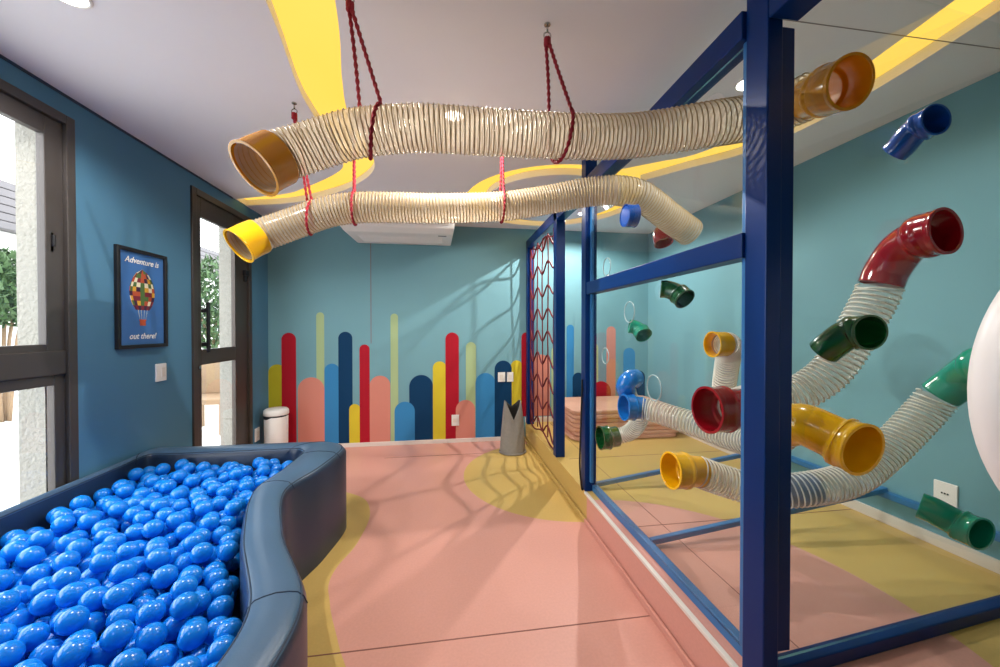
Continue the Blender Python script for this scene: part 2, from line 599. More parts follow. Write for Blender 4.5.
struct(link('baseboard_back', B((XL, YB - 0.014, 0), (0.912, YB, 0.045), 0.003), M['trim']))
struct(link('baseboard_right', B((XR - 0.014, YF, ZP), (XR, YB, ZP + 0.06), 0.003), M['trim']))
struct(link('baseboard_platform', B((0.925, YB - 0.014, ZP), (XR - 0.014, YB, ZP + 0.06), 0.003), M['trim']))

# window on the left: two lights over each other in a heavy frame
def win_frame(y0, y1, z0, z1, w, xo, xi, m, name, parent=None, wb=None):
    wb = w if wb is None else wb
    bm = bmesh.new()
    box(bm, (xo, y0, z0), (xi, y0 + w, z1), 0.003)
    box(bm, (xo, y1 - w, z0), (xi, y1, z1), 0.003)
    box(bm, (xo, y0 + w, z1 - w), (xi, y1 - w, z1), 0.003)
    box(bm, (xo, y0 + w, z0), (xi, y1 - w, z0 + wb), 0.003)
    return link(name, bm, m, parent)
w1 = struct(win_frame(WY0, WY1, 0.02, WZ1, 0.045, XL - 0.043, XL + 0.014, M['frame'], 'window_1'))
bm = bmesh.new()
box(bm, (XL - 0.042, WY0 + .045, 1.075), (XL + 0.004, WY1 - .045, 1.19), 0.004)
link('transom', bm, M['frame'], w1)
us = win_frame(WY0 + .045, WY1 - .045, 1.188, WZ1 - .045, 0.085, XL - 0.04, XL - 0.004, M['frame'], 'upper_sash', w1, wb=.035)
ls = win_frame(WY0 + .045, WY1 - .045, 0.065, 1.075, 0.05, XL - 0.04, XL - 0.006, M['frame'], 'lower_sash', w1)
link('pane', B((XL - 0.022, WY0 + .12, 1.215), (XL - 0.016, WY1 - .125, WZ1 - .12)), M['winglass'], us)
link('pane', B((XL - 0.022, WY0 + .085, 0.105), (XL - 0.016, WY1 - .085, 1.035)), M['winglass'], ls)
bm = bmesh.new()
box(bm, (XL - 0.016, 2.075, 1.66), (XL - 0.004, 2.095, 1.76), 0.004)
box(bm, (XL - 0.008, 2.079, 1.69), (XL + 0.01, 2.091, 1.745), 0.004)
link('latch', bm, M['dark'], us)

# glazed door
d1 = struct(win_frame(DY0, DY1, 0.02, DZ1, 0.05, XL - 0.043, XL + 0.014, M['doorframe'], 'door_1'))
bm = bmesh.new()
gy0, gy1 = 3.19, 3.665
lx0, lx1 = XL - 0.040, XL - 0.005
box(bm, (lx0, DY0 + .05, .03), (lx1, gy0, DZ1 - .05), .003)
box(bm, (lx0, gy1, .03), (lx1, DY1 - .05, DZ1 - .05), .003)
box(bm, (lx0, gy0, 2.155), (lx1, gy1, DZ1 - .05), .003)
box(bm, (lx0, gy0, 1.015), (lx1, gy1, 1.135), .003)
box(bm, (lx0, gy0, .03), (lx1, gy1, .22), .003)
leaf = link('door_leaf', bm, M['doorframe'], d1)
link('pane', B((XL - .022, gy0 - .005, 1.13), (XL - .016, gy1 + .005, 2.16)), M['winglass'], leaf)
link('pane', B((XL - .022, gy0 - .005, .21), (XL - .016, gy1 + .005, 1.02)), M['winglass'], leaf)
bm = bmesh.new()
box(bm, (XL + .03, 3.185, 1.11), (XL + .05, 3.21, 1.5), .006)
box(bm, (XL - .006, 3.188, 1.16), (XL + .035, 3.206, 1.19), .003)
box(bm, (XL - .006, 3.188, 1.42), (XL + .035, 3.206, 1.45), .003)
link('door_handle', bm, M['dark'], leaf)
bm = bmesh.new()
box(bm, (XL - .006, 3.79, 1.79), (XL + .025, 3.85, 1.84), .005)
box(bm, (XL - .006, 3.80, 1.73), (XL + .014, 3.83, 1.80), .005)
link('door_closer', bm, M['dark'], leaf)
bm = bmesh.new()
bmesh.ops.create_cone(bm, cap_ends=True, segments=20, radius1=.016, radius2=.014, depth=.012,
                      matrix=Matrix.Translation((XL, 3.155, 1.0)) @ Matrix.Rotation(PI / 2, 4, 'Y'))
link('keyhole', bm, M['chrome'], leaf)

# ------------------------------------------------------------------ blue steel and glass partition of the platform
GX = 0.968                                            # plane of the side glass
FA, FB = V((0.995, 1.03)), V((2.45, 1.18))             # line of the front glass in plan
fdir = (FB - FA).normalized()
fnor = V((fdir.y, -fdir.x))                           # towards the viewer's side
part = thing('glass_partition', 'blue steel frame with clear glass panes enclosing the raised platform', 'glass partition', (0.97, 1.09, ZP))
st = M['blue_steel']
PX0, PX1 = 0.93, 1.01
def post(y0, y1, z1=ZC):
    link('post', B((PX0, y0, ZP), (PX1, y1, z1), 0.004), st, part)
post(4.18, 4.26, 2.29)
post(3.07, 3.15, 2.29)
post(2.40, 2.48, ZC)
link('post', B((0.945, 0.99, ZP), (0.997, 1.072, ZC), 0.004), st, part)
link('top_beam', B((PX0, 1.072, 2.215), (PX1, 2.40, 2.305), 0.004), st, part)
link('top_beam', B((PX0, 2.48, 2.215), (PX1, 4.26, 2.305), 0.004), st, part)
link('top_beam', B((.947, YF, 2.215), (1.045, .99, 2.305), 0.004), st, part)
link('mid_rail', B((PX0 + .005, 1.072, 1.525), (PX1 - .005, 2.40, 1.605), 0.004), st, part)
link('bottom_rail', B((0.98, 1.072, ZP), (1.015, 2.40, ZP + .045), 0.004), M['rail_steel'], part)
def bar(p, q, w, m, name):
    p, q = V(p), V(q)
    d = q - p
    rot = Matrix.Translation((p + q) / 2) @ d.to_track_quat('X', 'Z').to_matrix().to_4x4()
    link(name, B((-d.length / 2, -w / 2, -w / 2), (d.length / 2, w / 2, w / 2), 0.004, rot=rot), m, part)
bar((1.01, 2.43, ZP + .03), (2.445, 2.48, .395), .029, M['rail_steel'], 'cross_bar')
bar((1.02, 1.74, ZP + .03), (2.445, 1.76, .395), .029, M['rail_steel'], 'cross_bar')
f0, f1 = FA, FB
bar((f0.x, f0.y, ZP + .026), (f1.x, f1.y, ZP + .02), .045, st, 'front_bottom_rail')
bar((2.44, 1.2, .37), (2.44, 4.24, .37), .036, M['rail_steel'], 'wall_rail')
# glass stops on the front post: narrow upright strips beside it
link('glass_stop', B((.952, 1.072, .265), (.985, 1.092, 2.215), 0.003), M['rail_steel'], part)
link('glass_stop', B((.997, 1.01, .30), (1.058, 1.045, 2.215), 0.003), st, part)
link('glass_stop', B((PX0 + .03, 2.375, .265), (PX1 - .03, 2.40, 2.215), 0.003), M['rail_steel'], part)

def glass_side(y0, y1, z0, z1, holes, rims):
    outer = [(y0, z0), (y1, z0), (y1, z1), (y0, z1)]
    bm = poly_fill(outer, [circ(y, z, r) for y, z, r in holes], 0, 0.008)
    # plan XY -> (y, z) in the plane x = GX
    R = Matrix(((0, 0, 1, GX), (1, 0, 0, 0), (0, 1, 0, 0), (0, 0, 0, 1)))
    bm.transform(R)
    g = link('glass_pane', bm, M['glass'], part)
    for y, z, r in holes:
        if not rims or (y, z, r) in rims:
            bm = bmesh.new()
            pa = [V((GX, y + r * math.cos(a), z + r * math.sin(a))) for a in [2 * PI * k / 40 for k in range(40)]]
            sweep(bm, pa + [pa[0], pa[1]], .003, 8)
            link('hole_rim', bm, M['holerim'], g)
G = dict(G1=(1.48, .69), G2=(1.25, 1.0), G3=(1.90, .87), G4=(2.2, .62), G5=(1.885, 1.01), G6=(1.27, 1.24), G7=(1.885, 1.30), G8=(1.54, 1.485))
low_holes = [(1.48, .69, .075), (1.25, 1.0, .088), (1.90, .86, .066), (2.2, .62, .062), (1.885, 1.012, .062), (1.255, 1.24, .055),
             (1.89, 1.27, .05), (1.575, 1.475, .045)]
empty_low = [(1.87, 1.388, .05), (2.17, 1.13, .052), (1.63, 1.02, .055)]
empty_low = [(1.87, 1.385, .055), (2.17, 1.13, .048), (1.63, 1.02, .06)]
glass_side(1.10, 2.395, .25, 1.525, low_holes[:6] + [(1.885, 1.275, .045), (1.585, 1.47, .045)] + empty_low, empty_low)
empty_up = [(2.15, 1.67, .052)]
glass_side(1.10, 2.395, 1.607, 2.214, [(1.27, 2.06, .095), (2.07, 2.095, .092), (1.89, 1.91, .06)] + empty_up, empty_up)
# front glass, in its own plane: local x along the line, local y up
Fd = V((fdir.x, fdir.y, 0)); Fn = V((fnor.x, fnor.y, 0))
def fpt(s, z, out=0.0):
    return V((FA.x, FA.y, 0)) + Fd * s + V((0, 0, z)) + Fn * out
def fs(x):
    return (x - FA.x) / fdir.x
front_holes = [(fs(1.233), 2.073, .085), (fs(1.558), 1.918, .052), (fs(1.652), 1.61, .085), (fs(1.242), 1.23, .054), (fs(1.215), .965, .08),
               (fs(1.995), 1.155, .085), (fs(1.725), .645, .056)]
Lf = (FB - FA).length
bm = poly_fill([(0.02, .255), (Lf - .005, .255), (Lf - .005, ZC - .003), (0.045, ZC - .003), (0.045, 2.31), (.02, 2.31)], [circ(*h) for h in front_holes], 0, .008)
R = Matrix(((Fd.x, 0, Fn.x, FA.x), (Fd.y, 0, Fn.y, FA.y), (0, 1, 0, 0), (0, 0, 0, 1)))
bm.transform(R)
link('glass_pane', bm, M['glass'], part)

# ------------------------------------------------------------------ hoses and their coloured ends
OUT = Fn                                             # out of the front glass, towards the viewer
def end_fit(parent, name, ctrl, r, m, **kw):
    return link(name, pipe_fitting(ctrl, r, **kw), m, parent)

# upper hanging hose
t = thing('hanging_hose', 'upper ribbed clear hose hung by red ropes, ending in an amber coupling', 'play tube', (0.3, 1.37, 2.0))
h1 = [(-.598, 1.305, 1.81), (-.57, 1.336, 1.848), (-.535, 1.366, 1.885), (-.475, 1.385, 1.92), (-.39, 1.39, 1.957), (-.29, 1.38, 1.985), (-.09, 1.37, 2.01), (.16, 1.37, 2.015),
      (.39, 1.37, 2.02), (.63, 1.365, 2.03), (.79, 1.345, 2.045), (.97, 1.285, 2.06), (1.10, 1.265, 2.08), (1.20, 1.25, 2.102), (1.255, 1.215, 2.118), (1.275, 1.16, 2.118)]
hose(t, h1, .0775, .0168, M['hose'], M['rib'], .0024)
end_fit(t, 'yellow_end_collar', [(-.553, 1.353, 1.868), (-.578, 1.327, 1.838), (-.602, 1.301, 1.805)], .0775, M['orange'], sock=-1)
end_fit(t, 'amber_coupling', [(1.272, 1.19, 2.12), (1.255, 1.13, 2.10), (1.24, 1.08, 2.082), (1.23, 1.03, 2.064), (1.227, .985, 2.052)], .067, M['orange'], sock=.5)

# lower hanging hose
t = thing('hanging_hose', 'lower ribbed clear hose hung by red ropes, bending down past the glass', 'play tube', (0.3, 2.2, 2.0))
h2 = [(-1.048, 2.117, 1.726), (-1.01, 2.155, 1.768), (-.955, 2.195, 1.812), (-.79, 2.21, 1.888), (-.66, 2.2, 1.938), (-.5, 2.2, 1.972), (-.25, 2.2, 1.985), (-.03, 2.2, 1.99),
      (.34, 2.2, 2.02), (.6, 2.19, 2.065), (.82, 2.13, 2.10), (.97, 2.07, 2.10), (1.10, 2.06, 2.085), (1.20, 2.08, 2.05), (1.34, 2.12, 1.985), (1.53, 2.16, 1.895)]
hose(t, h2, .0815, .0178, M['hose'], M['rib'], .0031)
end_fit(t, 'yellow_end_collar', [(-.985, 2.178, 1.79), (-1.02, 2.145, 1.757), (-1.053, 2.112, 1.72)], .082, M['yellow'], sock=-1)

# hoses inside the glass enclosure
t = thing('play_tube', 'clear hose from a wide red mouth in side glass up to a dark red elbow', 'play tube', (1.3, 1.25, 1.0))
hose(t, [(1.07, 1.25, 1.0), (1.17, 1.30, 1.01), (1.28, 1.34, 1.01), (1.40, 1.31, 1.04), (1.50, 1.27, 1.13), (1.57, 1.24, 1.27), (1.635, 1.215, 1.42), (1.645, 1.211, 1.46)],
     .066, .0185, M['hose2'], M['rib2'], .0032)
end_fit(t, 'red_mouth', [(1.10, 1.25, 1.0), (1.03, 1.25, 1.0), (.95, 1.25, 1.0)], .073, M['red'], sock=.42)
end_fit(t, 'red_elbow', [(1.648, 1.21, 1.465), (1.66, 1.195, 1.525), (1.655, 1.14, 1.595), (1.646, 1.07, 1.62), (1.648, 1.02, 1.624)], .067, M['red'], sock=.70)

t = thing('play_tube', 'low clear hose from a yellow mouth in the side glass rising to a green elbow', 'play tube', (1.5, 1.4, .65))
hose(t, [(1.08, 1.48, .68), (1.2, 1.47, .635), (1.32, 1.42, .61), (1.46, 1.36, .625), (1.68, 1.34, .665), (1.86, 1.34, .77), (2.0, 1.31, .93), (2.04, 1.285, 1.01)],
     .064, .0185, M['hose2'], M['rib2'], .0032)
end_fit(t, 'yellow_mouth', [(1.10, 1.48, .675), (1.035, 1.48, .685), (.955, 1.48, .69)], .066, M['yellow'], sock=.45)
end_fit(t, 'green_elbow', [(2.045, 1.28, 1.02), (2.065, 1.23, 1.09), (2.03, 1.16, 1.145), (1.98, 1.07, 1.165)], .066, M['teal'], sock=.66)
bm = bmesh.new()
pa, _ = resample(catmull([(1.40, 1.385, .616), (1.46, 1.36, .625), (1.53, 1.352, .634)], 8), 16)
shell(bm, pa, [.056] * 17, [.052] * 17)
link('inner_sleeve', bm, M['blue'], t)

t = thing('play_tube', 'clear hose from a bright blue mouth in the side glass to a yellow elbow', 'play tube', (1.2, 1.6, .85))
hose(t, [(1.04, 1.90, .868), (1.09, 1.86, .86), (1.15, 1.77, .845), (1.21, 1.65, .83), (1.245, 1.5, .82), (1.245, 1.36, .835), (1.225, 1.24, .89), (1.20, 1.16, .955)],
     .056, .0185, M['hose2'], M['rib2'], .0030)
end_fit(t, 'blue_mouth', [(1.06, 1.895, .866), (1.01, 1.90, .87), (.952, 1.90, .872)], .060, M['blue'], sock=.42)
end_fit(t, 'yellow_elbow', [(1.20, 1.17, .95), (1.203, 1.11, .973), (1.228, 1.06, .957), (1.25, 1.01, .937), (1.253, .96, .93)], .070, M['yellow'], sock=.66)

t = thing('play_tube', 'short clear hose from a dark green mouth in side glass to a blue elbow', 'play tube', (1.05, 2.1, .8))
hose(t, [(1.03, 2.2, .622), (1.10, 2.17, .645), (1.13, 2.11, .70), (1.12, 2.04, .79), (1.04, 2.005, .90), (1.012, 1.983, .95)], .046, .0175, M['hose2'], M['rib2'], .0028)
end_fit(t, 'green_mouth', [(1.06, 2.2, .625), (1.005, 2.2, .62), (.947, 2.2, .62)], .062, M['green'], sock=.42)
end_fit(t, 'blue_elbow', [(1.012, 1.985, .94), (.995, 1.965, .97), (1.0, 1.955, 1.0), (1.03, 1.965, 1.018), (1.065, 1.985, 1.015)], .05, M['blue'], sock=2)

t = thing('play_tube', 'curved clear hose dropping from a small yellow mouth behind the red mouth', 'play tube', (1.1, 1.35, 1.1))
hose(t, [(1.02, 1.26, 1.24), (1.06, 1.278, 1.236), (1.115, 1.34, 1.205), (1.155, 1.40, 1.14), (1.185, 1.45, 1.06), (1.20, 1.475, 1.0)], .041, .0150, M['hose2'], M['rib2'], .0034)
end_fit(t, 'yellow_mouth', [(1.03, 1.262, 1.24), (1.0, 1.255, 1.24), (.975, 1.255, 1.24)], .041, M['yellow'], sock=-1)

# stub elbows plugged into single holes
def stub(ctrl, r, m, label, sock=.58):
    bm = pipe_fitting(ctrl, r, sock=sock)
    p0 = V(ctrl[0]); d = (V(ctrl[1]) - p0).normalized()
    bmesh.ops.create_cone(bm, cap_ends=True, segments=24, radius1=r * .96, radius2=r * .96, depth=.004,
                          matrix=Matrix.Translation(p0 + d * .004) @ d.to_track_quat('Z', 'Y').to_matrix().to_4x4())  # added cap, blocks light from behind so the mouth stays dark
    bmesh.ops.translate(bm, verts=bm.verts, vec=-p0)
    o = link('pipe_elbow', bm, m)
    o.location = ctrl[0]
    return tag(o, label, 'pipe elbow')
stub([(1.558, 1.106, 1.913), (1.56, 1.085, 1.928), (1.563, 1.055, 1.960), (1.566, 1.02, 1.971), (1.563, .995, 1.971)], .042, M['deepblue'],
     'deep blue pipe elbow high on the front glass, near the ceiling')
stub([(1.24, 1.072, 1.222), (1.245, 1.05, 1.245), (1.265, 1.02, 1.279), (1.282, .985, 1.287), (1.28, .965, 1.287)], .046, M['green'],
     'dark green pipe elbow on the front glass in front of the upright hose')
stub([(1.72, 1.13, .652), (1.735, 1.105, .645), (1.765, 1.075, .624), (1.776, 1.04, .612), (1.775, 1.0, .61)], .047, M['teal'],
     'green pipe elbow low on the front glass beside the wall socket')
stub([(.975, 1.885, 1.31), (1.0, 1.875, 1.305), (1.018, 1.85, 1.288), (1.02, 1.815, 1.262)], .037, M['teal'],
     'small teal green pipe elbow just under an empty round hole in the side glass')
stub([(.975, 1.59, 1.478), (1.0, 1.575, 1.475), (1.025, 1.54, 1.455), (1.035, 1.50, 1.425)], .040, M['green'],
     'dark green pipe elbow right under the blue middle rail of the side glass')
stub([(.95, 1.89, 1.90), (.985, 1.89, 1.90), (1.01, 1.89, 1.90)], .052, M['deepblue'], 'blue round pipe collar in the upper side glass below the lower hose', sock=-1)
stub([(1.42, 2.30, 1.93), (1.40, 2.27, 1.89), (1.40, 2.25, 1.85)], .05, M['red'], 'dark red pipe collar just behind the drooping end of the lower hose', sock=-1)

# ------------------------------------------------------------------ red suspension ropes
def rope(bm, pts, r=.0062, n=None):
    path, tot = resample(catmull(pts, 14), max(24, int(120 * 1)) if n is None else n)
    sweep(bm, path, r, 10, lobes=2, twist=0.55)
def sling(name, hx, hy, hose_c, r, dx_back, dx_front, label, lean=0.0):
    """ceiling hook, knot, and a rope loop that passes behind, under and in front of the hose"""
    t = thing(name, label, 'rope', (hx, hy, ZC), 'red ropes carrying the hanging hoses')
    bm = bmesh.new()
    pa = [V((hx, hy, ZC)), V((hx, hy, ZC - .03))]
    sweep(bm, pa, .004, 8)
    ring = [V((hx + .013 * math.sin(a), hy, ZC - .043 + .013 * math.cos(a))) for a in [2 * PI * k / 20 for k in range(22)]]
    sweep(bm, ring, .003, 6)
    bmesh.ops.create_cone(bm, cap_ends=True, segments=16, radius1=.012, radius2=.012, depth=.004, matrix=Matrix.Translation((hx, hy, ZC - .002)))
    link('hook', bm, M['chrome'], t)
    top = V((hx, hy, ZC - .055))
    bm = bmesh.new()
    for a0 in (0, 2.1, 4.2):
        kn = [top + V((.008 * math.cos(a + a0), .008 * math.sin(a + a0), .012 * math.sin(2 * a) - .012)) for a in [2 * PI * k / 24 for k in range(26)]]
        sweep(bm, kn, .006, 8)
    link('knot', bm, M['rope'], t)
    c = V(hose_c)
    R = r + .011
    pts = [top - V((0, 0, .01))]
    pts.append(V((c.x + dx_back * .9, c.y + R * .8, c.z + R * 1.0)))
    arcp = []
    for a in range(60, -241, -25):
        fr = (60 - a) / 300
        arcp.append(V((c.x + dx_back * (1 - fr) + dx_front * fr, c.y + R * math.cos(math.radians(a)), c.z + R * math.sin(math.radians(a)))))
    back = [top - V((.004, -.004, .01)), top.lerp(arcp[0], .5), arcp[0]]
    front = [arcp[-1], arcp[-1].lerp(top, .5), top - V((-.004, .004, .012))]
    bm = bmesh.new()
    rope(bm, catmull(back, 10)[:-1] + arcp + catmull(front, 10)[1:], n=260)
    link('rope_loop', bm, M['rope'], t)
    return t
sling('hanging_rope', -.315, 1.335, (-.25, 1.375, 1.992), .077, -.05, .035, 'red rope sling near the left end of the upper hose')
sling('hanging_rope', .385, 1.39, (.42, 1.37, 2.02), .077, -.02, .04, 'red rope sling round the middle of the upper hose')
sling('hanging_rope', -.76, 2.06, (-.74, 2.2, 1.908), .081, -.02, .03, 'red rope sling nearest the yellow end of the lower hose')
sling('hanging_rope', -.50, 2.2, (-.50, 2.2, 1.972), .081, -.008, .008, 'middle red rope sling of the lower hose, above the air conditioner')
sling('hanging_rope', .335, 2.2, (.335, 2.2, 2.02), .081, -.004, .004, 'right red rope sling of the lower hose, beside the netting')

# ------------------------------------------------------------------ rope net in the back bay
net = thing('climbing_net', 'dark red rope net stretched in the narrow blue bay by the back wall', 'net', (GX, 3.6, ZP))
ny0, ny1 = 3.17, 4.16
NV = 5
vy = [ny0 + (ny1 - ny0) * (k + .5) / NV for k in range(NV)]
for k, y in enumerate(vy):
    bm = bmesh.new()
    sweep(bm, catmull([(GX, y + random.uniform(-.02, .02), z) for z in (.26, .8, 1.3, 1.8, 2.2)], 10), .0065, 7)
    link('vertical_rope', bm, M['netrope'], net)
for k in range(9):
    z = .33 + k * .225
    pts = [(GX, ny0 - .01, z + .09)]
    for j, y in enumerate(vy):
        pts.append((GX, y, z + (-.07 if j % 2 == 0 else .04) + random.uniform(-.012, .012)))
    pts.append((GX, ny1 + .01, z + .05))
    bm = bmesh.new()
    sweep(bm, catmull(pts, 8), .0085, 7)
    link('cross_rope', bm, M['netrope'], net)
for y in (ny0, ny1):
    bm = bmesh.new()
    sweep(bm, catmull([(GX - .005, y, z) for z in (.23, .8, 1.4, 2.2)], 10), .008, 7)
    link('edge_rope', bm, M['netrope'], net)
bm = bmesh.new()
sweep(bm, catmull([(GX, y, ZP + .035 + .03 * math.sin(9 * y)) for y in np.linspace(ny0, ny1, 9)], 6), .008, 7)
link('edge_rope', bm, M['netrope'], net)
bm = bmesh.new()
sweep(bm, catmull([(GX, y, 2.16 + .03 * math.sin(11 * y)) for y in np.linspace(ny0, ny1, 9)], 6), .008, 7)
link('edge_rope', bm, M['netrope'], net)

# dark cable hanging down the entrance post
bm = bmesh.new()
sweep(bm, catmull([(.924, 2.44, .95), (.920, 2.44, .8), (.912, 2.44, .55), (.908, 2.44, .36), (.922, 2.44, .21), (.936, 2.435, .205)], 12), .0065, 8)
tag(link('cable', bm, M['dark'], smooth=True), 'thin dark cable at the foot of the middle blue post, by the platform entrance', 'cable')

# ------------------------------------------------------------------ stacked mats on the platform
def mat_bm(w, d, h, r=.09):
    bm = bmesh.new()
    pts = []
    for cx, cy, a0 in ((w / 2 - r, d / 2 - r, 0), (-w / 2 + r, d / 2 - r, 90), (-w / 2 + r, -d / 2 + r, 180), (w / 2 - r, -d / 2 + r, 270)):
        for k in range(7):
            a = math.radians(a0 + 15 * k)
            pts.append((cx + r * math.cos(a), cy + r * math.sin(a)))
    prof = [(0.012, 0), (0.002, .006), (0, .012), (0, h - .012), (.002, h - .006), (.012, h)]
    rings = []
    for ins, z in prof:
        rings.append([bm.verts.new((x * (1 - 2 * ins / w), y * (1 - 2 * ins / d), z)) for x, y in pts])
    n = len(pts)
    for a, b in zip(rings, rings[1:]):
        for k in range(n):
            bm.faces.new((a[k], a[(k + 1) % n], b[(k + 1) % n], b[k]))
    bm.faces.new(rings[0][::-1])
    bm.faces.new(rings[-1])
    return bm
NM = 7
MH = .043
names = ['lowest', 'second lowest', 'third from the bottom', 'middle', 'third from the top', 'second from the top', 'topmost']
proto = link('foam_mat', mat_bm(1.12, .72, MH - .001), M['mat'])
for k in range(NM):
    o = proto if k == 0 else proto.copy()
    if k:
        COL.objects.link(o)
    o.location = (1.80 + random.uniform(-.02, .02), 3.82 + random.uniform(-.015, .015), ZP + .001 + k * MH)
    o.rotation_euler.z = random.uniform(-.02, .02)
    tag(o, '%s salmon foam mat of the stack behind the glass' % names[k], 'mat', 'salmon foam mats stacked on the platform')

# ------------------------------------------------------------------ fixtures on walls and ceiling
# air conditioner under the ceiling
t = thing('air_conditioner', 'white flat air conditioner under the ceiling at the back wall', 'air conditioner', (-.44, 4.0, 2.24))
bm = bmesh.new()
x0, x1 = -.97, .095
vs = []
prof = [(4.275, 2.225), (3.72, 2.215), (3.62, 2.25), (3.60, 2.34), (3.66, 2.44), (4.275, 2.44)]
L_ = [bm.verts.new((x0 + (.03 if i in (0, 1) else 0), y, z)) for i, (y, z) in enumerate(prof)]
R_ = [bm.verts.new((x1 - (.03 if i in (0, 1) else 0), y, z)) for i, (y, z) in enumerate(prof)]
n = len(prof)
bm.faces.new(L_)
bm.faces.new(R_[::-1])
for i in range(n):
    bm.faces.new((L_[i], R_[i], R_[(i + 1) % n], L_[(i + 1) % n]))
bmesh.ops.recalc_face_normals(bm, faces=bm.faces)
bmesh.ops.bevel(bm, geom=list(bm.edges), offset=.012, segments=2, profile=.5, affect='EDGES')
link('housing', bm, M['white'], t)
bm = bmesh.new()
for k in range(4):
    box(bm, (x0 + .06, 3.601 + .003 * k, 2.275 + .018 * k), (x1 - .06, 3.612 + .003 * k, 2.283 + .018 * k), .001)
link('louver', bm, M['trim'], t)
bm = bmesh.new()
for k in range(14):
    box(bm, (x0 + .12, 3.86 + k * .022, 2.216), (x1 - .12, 3.866 + k * .022, 2.2215))
link('intake_grille', bm, M['white'], t)
link('indicator_panel', B((x1 - .16, 3.78, 2.213), (x1 - .08, 3.80, 2.219), .001), M['dark'], t)

# recessed downlights, plus a pair of added fill lamps
def downlight(x, y, label):
    t = thing('downlight', label, 'downlight', (x, y, ZC))
    bm = bmesh.new()
    pa = [V((x + .055 * math.cos(a), y + .055 * math.sin(a), ZC - .002)) for a in [2 * PI * k / 36 for k in range(38)]]
    sweep(bm, pa, .007, 8)
    link('trim_ring', bm, M['white'], t)
    bm = bmesh.new()
    bmesh.ops.create_cone(bm, cap_ends=True, segments=32, radius1=.05, radius2=.05, depth=.006, matrix=Matrix.Translation((x, y, ZC - .0035)))
    link('lamp_face', bm, M['lampface'], t)
downlight(-1.28, 1.50, 'round recessed downlight at the top left of the ceiling, over the ball pit')
downlight(1.41, 1.58, 'round recessed downlight inside the enclosure, beside the front blue post')
downlight(1.37, 3.60, 'round recessed downlight deep in the enclosure, beside the middle blue post')
downlight(.45, 3.32, 'added round fill lamp inside the loop of the yellow light band')  # made-up fitting, added to brighten the back wall
downlight(-1.25, -.45, 'round recessed downlight over the near end of the ball pit, behind the viewer')
downlight(.05, 2.05, 'added round fill lamp hidden between the two hanging hoses')  # unseen lamp, added as fill for back wall and floor

def plate(name, label, cat, c, w, h, wall, parts):
    """switch or socket plate; wall is 'L', 'R' or 'B'"""
    t = thing(name, label, cat, c)
    def put(nm, u0, u1, v0, v1, d0, d1, m, bev=.002):
        cx, cy, cz = c
        if wall == 'L':
            a, b = (cx + d0, cy + u0, cz + v0), (cx + d1, cy + u1, cz + v1)
        elif wall == 'R':
            a, b = (cx - d1, cy + u0, cz + v0), (cx - d0, cy + u1, cz + v1)
        else:
            a, b = (cx + u0, cy - d1, cz + v0), (cx + u1, cy - d0, cz + v1)
        link(nm, B(a, b, bev), m, t)
    put('cover', -w / 2, w / 2, -h / 2, h / 2, .0005, .010, M['white'], .003)
    for nm, u0, u1, v0, v1, m in parts:
        put(nm, u0, u1, v0, v1, .0095, .0135, m, .001)
plate('light_switch', 'white light switch on the left blue wall under the poster', 'light switch', (XL, 2.755, 1.01), .09, .115, 'L',
      [('rocker', -.002, .03, -.03, .03, M['trim'])])
plate('power_outlet', 'white power outlet low on the left wall beside the door', 'power outlet', (XL, 4.02, .245), .085, .13, 'L',
      [('socket_face', -.022, .022, -.03, .03, M['trim'])])
holes3 = [('socket_hole', -.014, -.008, -.004, .004, M['dark']), ('socket_hole', -.003, .003, -.004, .004, M['dark']), ('socket_hole', .008, .014, -.004, .004, M['dark'])]
plate('power_outlet', 'white power outlet on the red mural bar near the floor', 'power outlet', (.115, YB - .005, .255), .085, .125, 'B',
      [('socket_face', -.025, .025, -.022, .022, M['trim'])])
plate('light_switch', 'left white switch plate of the pair on the navy mural bar', 'light switch', (.645, YB - .0035, .735), .085, .11, 'B', [('rocker', -.02, .02, -.03, .03, M['trim'])])
plate('light_switch', 'right white switch plate of the pair, next to the yellow mural bar', 'light switch', (.745, YB - .0035, .735), .075, .11, 'B', [('rocker', -.02, .02, -.03, .03, M['trim'])])
plate('power_outlet', 'white power outlet on the right wall behind the green elbow', 'power outlet', (XR, 1.51, .48), .09, .11, 'R', holes3)

# framed poster: a generic hot-air balloon with two lines of script
ps = thing('framed_poster', 'black-framed blue poster of a hot-air balloon on the left wall', 'poster', (XL, 2.615, 1.485))
py0, py1, pz0, pz1 = 2.412, 2.80, 1.178, 1.775
win_frame(py0, py1, pz0, pz1, .022, XL + .001, XL + .022, M['dark'], 'frame', ps)
M['paper'] = mat('poster_blue', '#3d6fae', 0.5, vary=0.12, scale=3)
pr = link('print', B((XL + .002, py0 + .018, pz0 + .018), (XL + .008, py1 - .018, pz1 - .018)), M['paper'], ps)
BCOL = [mat('poster_patch', c, .6, vary=.05) for c in ('#7a1f33', '#d8a032', '#e9dfc0', '#3a1c3c', '#b6502f', '#4a6a35')]
bm = bmesh.new()
cy_, cz_ = 2.606, 1.54
px_ = XL + .0086
rows, colsn = 9, 9
def bw(v):                                  # half-width of the envelope at height v in 0..1
    return .098 * (math.sin(PI * (0.12 + .88 * v)) ** .62 if v < 1 else 0)
bh = .25
